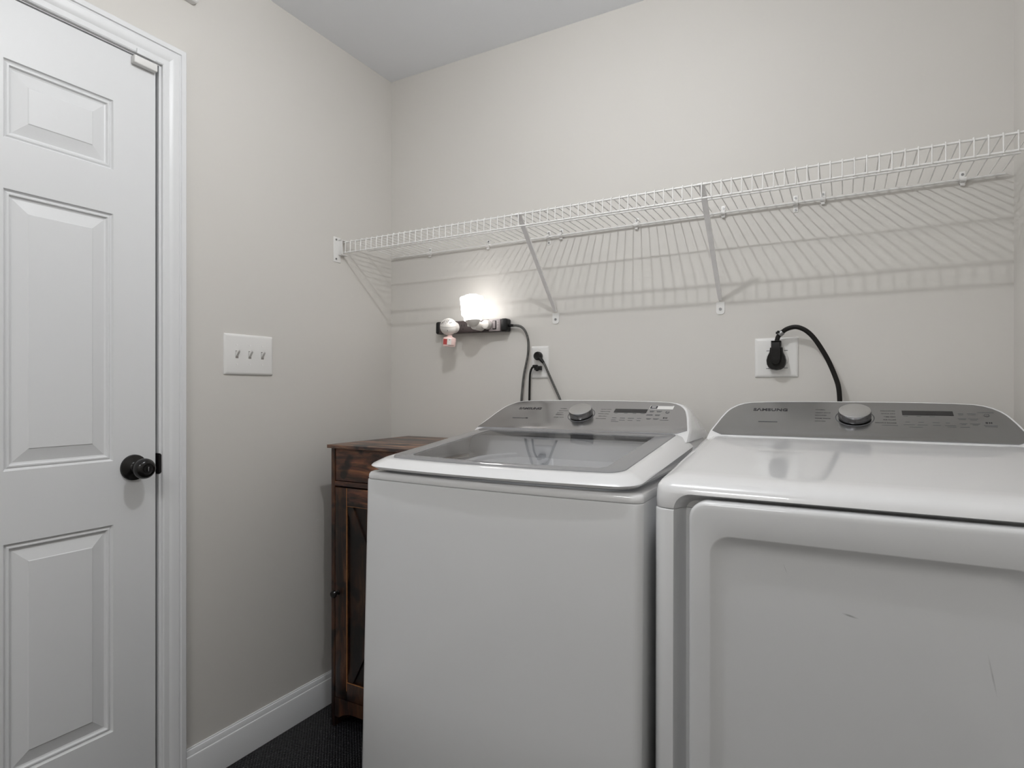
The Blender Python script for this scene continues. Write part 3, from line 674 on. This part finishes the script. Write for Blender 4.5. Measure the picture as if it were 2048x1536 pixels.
def put_text(parent, items, z0, mname, name='lettering', n=.0016):
    """items: (string, x, w, cap height, target width, align, bold offset)"""
    bm = bmesh.new()
    for s, x, w, h, width, al, off in items:
        me = text_mesh(s, 1.0, off, 1.0, 'LEFT'); xs = [v.co.x for v in me.vertices]; ys = [v.co.y for v in me.vertices]
        sx = width/(max(xs)-min(xs)); sy = h/(max(ys)-min(ys)); ox = x if al == 'L' else x-width
        mp = Matrix(((1, 0, 0, 0), (0, YAX.y, NAX.y, 0), (0, YAX.z, NAX.z, 0), (0, 0, 0, 1)))
        b2 = bmesh.new(); b2.from_mesh(me)
        for v in b2.verts:
            q = (v.co.x-min(xs))*sx+ox, (v.co.y-min(ys))*sy
            v.co = FP(0, z0, q[0], w+q[1], n)
        tmp = bpy.data.meshes.new('t'); b2.to_mesh(tmp); b2.free(); bm.from_mesh(tmp); bpy.data.meshes.remove(tmp); bpy.data.meshes.remove(me)
    me = bpy.data.meshes.new(name); bm.to_mesh(me); bm.free()
    return link(name, me, M[mname], parent, 0)
def bars(parent, items, z0, mname, name='marking', h=.0012, n=.0016):
    mb = MB()
    for x, w, wd in items: mb.loft([[FP(0, z0, x+a, w+b, n+d) for a, b in ((-wd/2, -h/2), (wd/2, -h/2), (wd/2, h/2), (-wd/2, h/2))] for d in (-.0004, 0)])
    return mb.build(name, M[mname], parent, 0)
def panel_rect(parent, name, x0, x1, w0, w1, z0, m, n=.0014, th=.0006):
    mb = MB(); mb.loft([[FP(0, z0, a, b, n+d) for a, b in ((x0, w0), (x1, w0), (x1, w1), (x0, w1))] for d in (-.001, th-.0006+.0002)])
    return mb.build(name, m, parent, 0)

def ringf(cx, hw, y0, y1, ins_s, ins_f, ins_b, rf, rb, bow, zf):
    """rounded rectangle outline with a bowed front; zf(x, y) gives the height"""
    pts = rrect(cx-hw+ins_s, cx+hw-ins_s, y0+ins_f, y1-ins_b, [rf, rf, rb, rb], 8, 12)
    out = []; ym = (y0+y1)/2; hw2 = hw-ins_s
    for x, y in pts:
        k = max(0, min(1, (ym-y)/(ym-(y0+ins_f)))); k = k*k*(3-2*k) if k < 1 else 1
        y2 = y-bow*(1-((x-cx)/hw2)**2)*(1 if y < y0+ins_f+rf*.999 else 0)*max(0, 1-(y-(y0+ins_f))/rf)
        out.append(Vector((x, y2, zf(x, y2))))
    return out

# ---- washer
WX, WZ = .970, 1.034
wsh = thing('washing_machine', 'white top-loading washing machine with a glass lid, between cabinet and dryer', 'washing machine', (WX, -.44, 0))
hw = .350
body = MB(); rs = []
for z, f_, s_ in ((.030, -.026, .002), (.034, -.0265, 0), (.45, -.0145, 0), (.85, -.002, 0), (.926, 0, 0), (.9305, .0005, .0003), (.9320, .002, .0015)):
    rs.append(ringf(WX, hw, -.8200+f_, -.075, s_, s_ if s_ else 0, s_, .017, .012, .013, lambda x, y, z=z: z))
body.loft(rs); body.build('cabinet', M['enamel'], wsh, smooth=40)
for x in (WX-.29, WX+.29):
    for y in (-.76, -.13): MB().cyl((x, y, 0), (x, y, .031), .022, n=20).build('foot', M['black'], wsh)
cv = MB(); rs = []
for z, i in ((.926, .004), (.9326, .0040), (.9328, .0012), (.9350, .0005), (.9430, .0015), (.9480, .0040), (.9506, .0100), (.9512, .03)):
    rs.append(ringf(WX, hw, -.8200, -.075, i, i, i, .019, .012, .013, lambda x, y, z=z: z))
cv.loft(rs); cv.build('top_cover', M['plastic'], wsh, smooth=40)
# lid
def crease(y): return .9705+(y+.80)*(1.0065-.9705)/(.80-.335)
def plane(y): return .9860+(y+.790)*(1.0335-.9860)/(.790-.334)
lid = MB(); yb = -.338; yf = -.8300
L = [(.026, .024, lambda x, y: .9560), (.014, .010, lambda x, y: .9570), (.0090, .0045, lambda x, y: .9605), (.0012, .0008, lambda x, y: max(.9640, crease(y)-.006)), (.0002, .0003, lambda x, y: crease(y)-.003), (.0030, .0035, lambda x, y: crease(y)+.0003),
     (.012, .013, lambda x, y: crease(y)*.72+plane(y)*.28+.0012), (.026, .022, lambda x, y: crease(y)*.3+plane(y)*.7+.0012), (.042, .034, lambda x, y: plane(y)-.0002), (.0445, .0365, lambda x, y: plane(y)-.0015)]
rs = []
for s_, f_, zf in L: rs.append(ringf(WX, hw-.006, yf, yb, s_, f_, 0.0005*len(rs), max(.043-.15*s_, .03), .004, .018-.1*f_, zf))
lid.loft(rs, cap0=False, cap1=False)
lo = lid.build('lid', M['plastic'], wsh, smooth=45)
# lid glass: printed border ring + clear window
g0 = rs[-1]
def gring(s_, f_, b_, r, dz): return ringf(WX, hw-.006, yf, yb, .044+s_, .036+f_, .003+b_, r, r*.35 if r > .03 else .004, .0145-.1*f_, lambda x, y: plane(y)+dz)
mb = MB(); mb.loft([gring(0, 0, 0, .037, -.003), gring(0, 0, 0, .037, .0004), gring(.0008, .0008, .0008, .036, .0008), gring(.045, .030, .045, .022, .0008), gring(.045, .030, .045, .022, -.003)], cap0=False, cap1=False)
mb.build('glass_border', M['border'], lo, smooth=30)
mb = MB(); mb.bm.faces.new([mb.bm.verts.new(p) for p in gring(.0445, .0295, .0445, .022, .0005)]); mb.build('glass_window', M['glass'], lo, smooth=0)
# below the window: pale inner ring and drum
mb = MB(); cc = Vector((WX, -.50, .9515))
mb.lathe([(.235, .0), (.235, .006), (.215, .012), (.205, .008), (.200, -.02), (.198, -.0)], cc, n=56, cap0=False, cap1=False)
mb.build('tub_ring', M['tub'], wsh)
mb = MB(); mb.lathe([(.2, .0005), (.0005, .001)], cc, n=48, cap0=False); mb.build('drum', M['tub'], wsh)
MB().box(WX-.19, WX-.05, -.775, -.735, .9518, .9600, .004).build('dispenser', M['plastic'], wsh)
for x in (.8985, .9265):
    yy = -.817; MB().cyl((x, yy, .9700), (x, yy, crease(yy)*.72+plane(yy)*.28+.0024), .0011, n=8).build('marking', M['softink'], lo)
cn, fp, dl = console(wsh, WX, WZ, M['facew'], True, .0890, .963)
put_text(fp, [('S\u039bMSUNG', .7335, .1165, .0140, .0800, 'L', .019)], WZ, 'ink', 'brand_lettering')
put_text(fp, [('NORMAL', .8795, .1240, .0032, .0225, 'L', .005), ('HEAVY DUTY', .8795, .1105, .0032, .0315, 'L', .005), ('BEDDING', .8785, .0975, .0032, .0205, 'L', .005),
              ('BEDDING /', .8785, .0882, .0032, .0215, 'L', .005), ('WATERPROOF', .8785, .0838, .0032, .0270, 'L', .005), ('PERM PRESS', .8785, .0700, .0032, .0325, 'L', .005),
              ('QUICK WASH', 1.0465, .1235, .0032, .0318, 'R', .005), ('DELICATES', 1.0475, .1098, .0032, .0300, 'R', .005), ('RINSE+SPIN', 1.0470, .0960, .0032, .0320, 'R', .005),
              ('SPIN ONLY', 1.0465, .0823, .0032, .0268, 'R', .005), ('SELF CLEAN', 1.0467, .0682, .0032, .0312, 'R', .005)], WZ, 'ink', 'cycle_lettering')
bars(fp, [(.7600, .0613, .043)], WZ, 'softink', h=.0020); bars(fp, [(.7880, .0618, .0075)], WZ, 'ink', h=.0035)
bars(fp, [(1.0712, .0755, .013), (1.0959, .0755, .015), (1.1215, .0755, .018), (1.1459, .0755, .012), (1.0723, .0630, .014), (1.0981, .0630, .016), (1.1221, .0630, .014), (1.1472, .0630, .011), (1.079, .0540, .022),
          (1.068, .1035, .009), (1.098, .1035, .011), (1.124, .1035, .010), (1.149, .1035, .012),
          (1.1721, .1195, .013), (1.1721, .1150, .011), (1.1933, .1195, .016), (1.1933, .1150, .011), (1.1702, .0990, .017), (1.1702, .0940, .019), (1.1936, .0985, .015), (1.1936, .0935, .012),
          (1.1731, .0765, .015), (1.1731, .0720, .010), (1.1937, .0765, .017), (1.1937, .0720, .012), (1.2188, .0690, .024)], WZ, 'faintink', 'button_marking', h=.0009)
bars(fp, [(1.2150, .0810, .004), (1.2200, .0810, .002), (1.2235, .0810, .002)], WZ, 'ink', 'play_symbol', h=.0055)
def power_symbol(fp, x, w, z0, r=.0050):
    mb = MB(); mb.tube([FP(0, z0, x+r*math.cos(R(a)), w+r*math.sin(R(a)), .0015) for a in range(120, 421, 20)], .00045, n=6)
    mb.tube([FP(0, z0, x, w+r*.3, .0015), FP(0, z0, x, w+r*1.2, .0015)], .00045, n=6); mb.build('power_symbol', M['softink'], fp)
power_symbol(fp, 1.2180, .1145, WZ)
panel_rect(fp, 'display', 1.0592, 1.1575, .1083, .1288, WZ, M['screen'])
stk = panel_rect(cn, 'energy_sticker', 1.1610, 1.2300, .1300, .1508, WZ, M['plate'], .0019)
panel_rect(stk, 'sticker_box', 1.1625, 1.1835, .1320, .1490, WZ, M['ink'], .0022)
bars(stk, [(1.1730, .1430, .013), (1.1730, .1385, .012)], WZ, 'plate', 'sticker_marking', h=.0022, n=.0027)
bars(stk, [(1.205, .1490, .042)], WZ, 'ink', 'sticker_marking', h=.0012, n=.0024)

# ---- dryer
DX, DZ0 = 1.678, 1.037
dry = thing('clothes_dryer', 'white front-loading clothes dryer at the right, beside the washing machine', 'dryer', (DX, -.43, 0))
def drect(ins, r): return rrect(DX-.303+ins, DX+.303-ins, .060+ins, .956-ins, r, 8, 4)
cut = MB(); cut.loft([[Vector((x, y, z)) for x, z in drect(i, r)] for y, i, r in ((-.90, -.020, .040), (-.806, -.002, .034), (-.790, .003, .030), (-.772, .010, .026), (-.766, .016, .02))])
cutter = cut.build('cutter', None, None, smooth=0)
body = MB(); rs = []
for z, s_ in ((.030, .002), (.033, 0), (.50, 0), (.9215, 0), (.9240, .0006), (.9250, .002)):
    rs.append(ringf(DX, .343, -.7990-(.004 if z < .2 else .002 if z < .7 else 0), -.075, s_, s_, s_, .026, .012, .003, lambda x, y, z=z: z))
body.loft(rs); bo_ = body.build('cabinet', M['enamel'], dry, smooth=40)
def dcre(y): return .9665+(y+.795)*(1.0225-.9665)/(.795-.30)
def dpla(y): return .9880+(y+.742)*(1.0350-.9880)/(.742-.334) if y < -.334 else 1.0350
tc = MB(); rs = []
for s_, f_, zf in ((.002, .002, lambda x, y: .9258), (.0006, .0006, lambda x, y: .9266), (0, 0, lambda x, y: .9290), (0, 0, lambda x, y: .945), (.0004, .0006, lambda x, y: dcre(y)-.010), (.0030, .0035, lambda x, y: dcre(y)-.001), (.0085, .010, lambda x, y: dcre(y)*.75+dpla(y)*.25+.002),
                   (.018, .024, lambda x, y: dcre(y)*.45+dpla(y)*.55+.002), (.030, .040, lambda x, y: dcre(y)*.15+dpla(y)*.85+.0012), (.040, .056, lambda x, y: dpla(y)), (.06, .075, lambda x, y: dpla(y)+.0003)):
    rs.append(ringf(DX, .343, -.7990, -.072, s_, f_, s_*.5, max(.032-.3*s_, .008), .012, .003, zf))
def strips(rs): return rs
tc.loft(rs, cap1=False)
# close the top with rows so that the tilted plane stays flat
top_ring = rs[-1]; n = len(top_ring)
vs = tc.bm.verts[-n:] if False else None
tc.bm.verts.ensure_lookup_table(); vs = list(tc.bm.verts)[-n:]
f = tc.bm.faces.new(vs); bmesh.ops.triangulate(tc.bm, faces=[f])
tco = tc.build('top_cover', M['plastic'], dry, smooth=45)
cutter.location = -ORG['clothes_dryer']
cutter.parent = dry; 
def booly(o):
    m = o.modifiers.new('b', 'BOOLEAN'); m.operation = 'DIFFERENCE'; m.object = cutter; m.solver = 'EXACT'
def bev(o):
    m = o.modifiers.new('v', 'BEVEL'); m.width = .0035; m.segments = 3; m.limit_method = 'ANGLE'; m.angle_limit = R(38)
for o in (bo_, tco): bake(o, [booly, bev])
bpy.data.objects.remove(cutter)
# door: slab with rounded edge and a scooped centre panel
db = MB(); rs = []; YD = -.8190
def dr_(ins, r, y): return [Vector((x, y, z)) for x, z in rrect(DX-.271+ins, DX+.271-ins, .100+ins, .9480-ins, r, 10, 8)]
for ins, r, y in ((.006, .026, -.786), (0, .032, -.790), (0, .032, YD+.007), (.0010, .031, YD+.0035), (.0030, .029, YD+.0012), (.0065, .026, YD), (.012, .022, YD-.0004)): rs.append(dr_(ins, r, y))
for ins, r, y in ((.0370, .036, YD-.0008), (.0385, .0355, YD-.0003), (.0400, .035, YD+.0008), (.0460, .034, YD+.0060), (.0530, .032, YD+.0105), (.0600, .030, YD+.0128), (.0680, .028, YD+.0134), (.15, .02, YD+.0128)): rs.append(
    [Vector((p.x, p.y, p.z-(.020 if p.z > .5 else 0))) for p in dr_(ins, r, y)])
def marked_dim_enamel():
    m = M['enamel'].copy(); m.name = 'white enamel with rub marks'; nt = m.node_tree; b = nt.nodes['Principled BSDF']
    b.inputs['Base Color'].default_value = (.70, .705, .71, 1)  # door enamel darkened: dark reflections put into its base colour
    tc = nt.nodes.new('ShaderNodeTexCoord'); prev = None
    nz = nt.nodes.new('ShaderNodeTexNoise'); nz.inputs['Scale'].default_value = 90
    nt.links.new(tc.outputs['Object'], nz.inputs['Vector'])
    for (x, z, ang, lx, lz, k) in ((1.6650, .7797, 12, .0135, .0022, .40), (1.8500, .7240, 80, .034, .0015, .30), (1.5680, .8430, 70, .010, .0006, .35)):
        mp = nt.nodes.new('ShaderNodeMapping'); mp.vector_type = 'TEXTURE'
        mp.inputs['Location'].default_value = (x-DX, 0, z); mp.inputs['Rotation'].default_value = (0, R(ang), 0); mp.inputs['Scale'].default_value = (lx, 10, lz)
        g = nt.nodes.new('ShaderNodeTexGradient'); g.gradient_type = 'SPHERICAL'
        nt.links.new(tc.outputs['Object'], mp.inputs['Vector']); nt.links.new(mp.outputs['Vector'], g.inputs['Vector'])
        ml = nt.nodes.new('ShaderNodeMath'); ml.operation = 'MULTIPLY'; nt.links.new(g.outputs['Fac'], ml.inputs[0]); nt.links.new(nz.outputs['Fac'], ml.inputs[1])
        m2 = nt.nodes.new('ShaderNodeMath'); m2.operation = 'MULTIPLY'; m2.use_clamp = True; m2.inputs[1].default_value = k*3; nt.links.new(ml.outputs[0], m2.inputs[0])
        if prev is None: prev = m2
        else:
            a = nt.nodes.new('ShaderNodeMath'); a.operation = 'MAXIMUM'; nt.links.new(prev.outputs[0], a.inputs[0]); nt.links.new(m2.outputs[0], a.inputs[1]); prev = a
    mx = nt.nodes.new('ShaderNodeMix'); mx.data_type = 'RGBA'; mx.inputs['A'].default_value = (.70, .705, .71, 1); mx.inputs['B'].default_value = (.18, .18, .18, 1)
    nt.links.new(prev.outputs[0], mx.inputs['Factor']); nt.links.new(mx.outputs['Result'], b.inputs['Base Color'])
    return m
db.loft(rs); ddo = db.build('door', marked_dim_enamel(), dry, smooth=50)
cn, fp, dl = console(dry, DX+.001, DZ0, M['faced'], False, .0985, 1.6803)
put_text(fp, [('S\u039bMSUNG', 1.4450, .1260, .0140, .0835, 'L', .019)], DZ0, 'ink', 'brand_lettering')
put_text(fp, [('NORMAL', 1.5937, .1345, .0032, .0225, 'L', .005), ('HEAVY DUTY', 1.5937, .1192, .0032, .0345, 'L', .005), ('BEDDING', 1.5937, .1055, .0032, .0250, 'L', .005),
              ('PERM PRESS', 1.5937, .0905, .0032, .0345, 'L', .005), ('SANITIZE', 1.5937, .0765, .0032, .0235, 'L', .005),
              ('DELICATES', 1.7656, .1335, .0032, .0298, 'R', .005), ('QUICK DRY', 1.7656, .1195, .0032, .0292, 'R', .005), ('TIME DRY', 1.7656, .1042, .0032, .0246, 'R', .005),
              ('AIR FLUFF', 1.7656, .0900, .0032, .0262, 'R', .005), ('WRINKLE RELEASE', 1.7656, .0752, .0032, .0435, 'R', .005)], DZ0, 'ink', 'cycle_lettering')
bars(fp, [(1.4860, .0688, .0450)], DZ0, 'softink', h=.0024)
bars(fp, [(1.7878, .0830, .009), (1.8141, .0830, .010), (1.8427, .0830, .013), (1.8644, .0830, .008), (1.7900, .0708, .022), (1.8159, .0708, .019), (1.8429, .0708, .015), (1.8679, .0708, .020), (1.8028, .0600, .026), (1.870, .0650, .016), (1.752, .0658, .032),
          (1.786, .1115, .009), (1.812, .1115, .009), (1.838, .1115, .011),
          (1.8932, .1270, .010), (1.8932, .1220, .009), (1.9135, .1275, .016), (1.9135, .1225, .014), (1.8932, .1045, .016), (1.8932, .0995, .013), (1.9138, .1040, .018), (1.9138, .0990, .012),
          (1.8931, .0815, .014), (1.8931, .0770, .008), (1.9140, .0810, .018), (1.9140, .0760, .010), (1.8940, .0655, .017), (1.9412, .0755, .024), (1.9412, .0700, .022), (1.940, .1345, .030)], DZ0, 'faintink', 'button_marking', h=.0009)
bars(fp, [(1.9355, .0865, .004), (1.9405, .0865, .002), (1.9440, .0865, .002)], DZ0, 'ink', 'play_symbol', h=.0050)
power_symbol(fp, 1.9403, .1204, DZ0)
panel_rect(fp, 'display', 1.7795, 1.8795, .1163, .1370, DZ0, M['screen'])
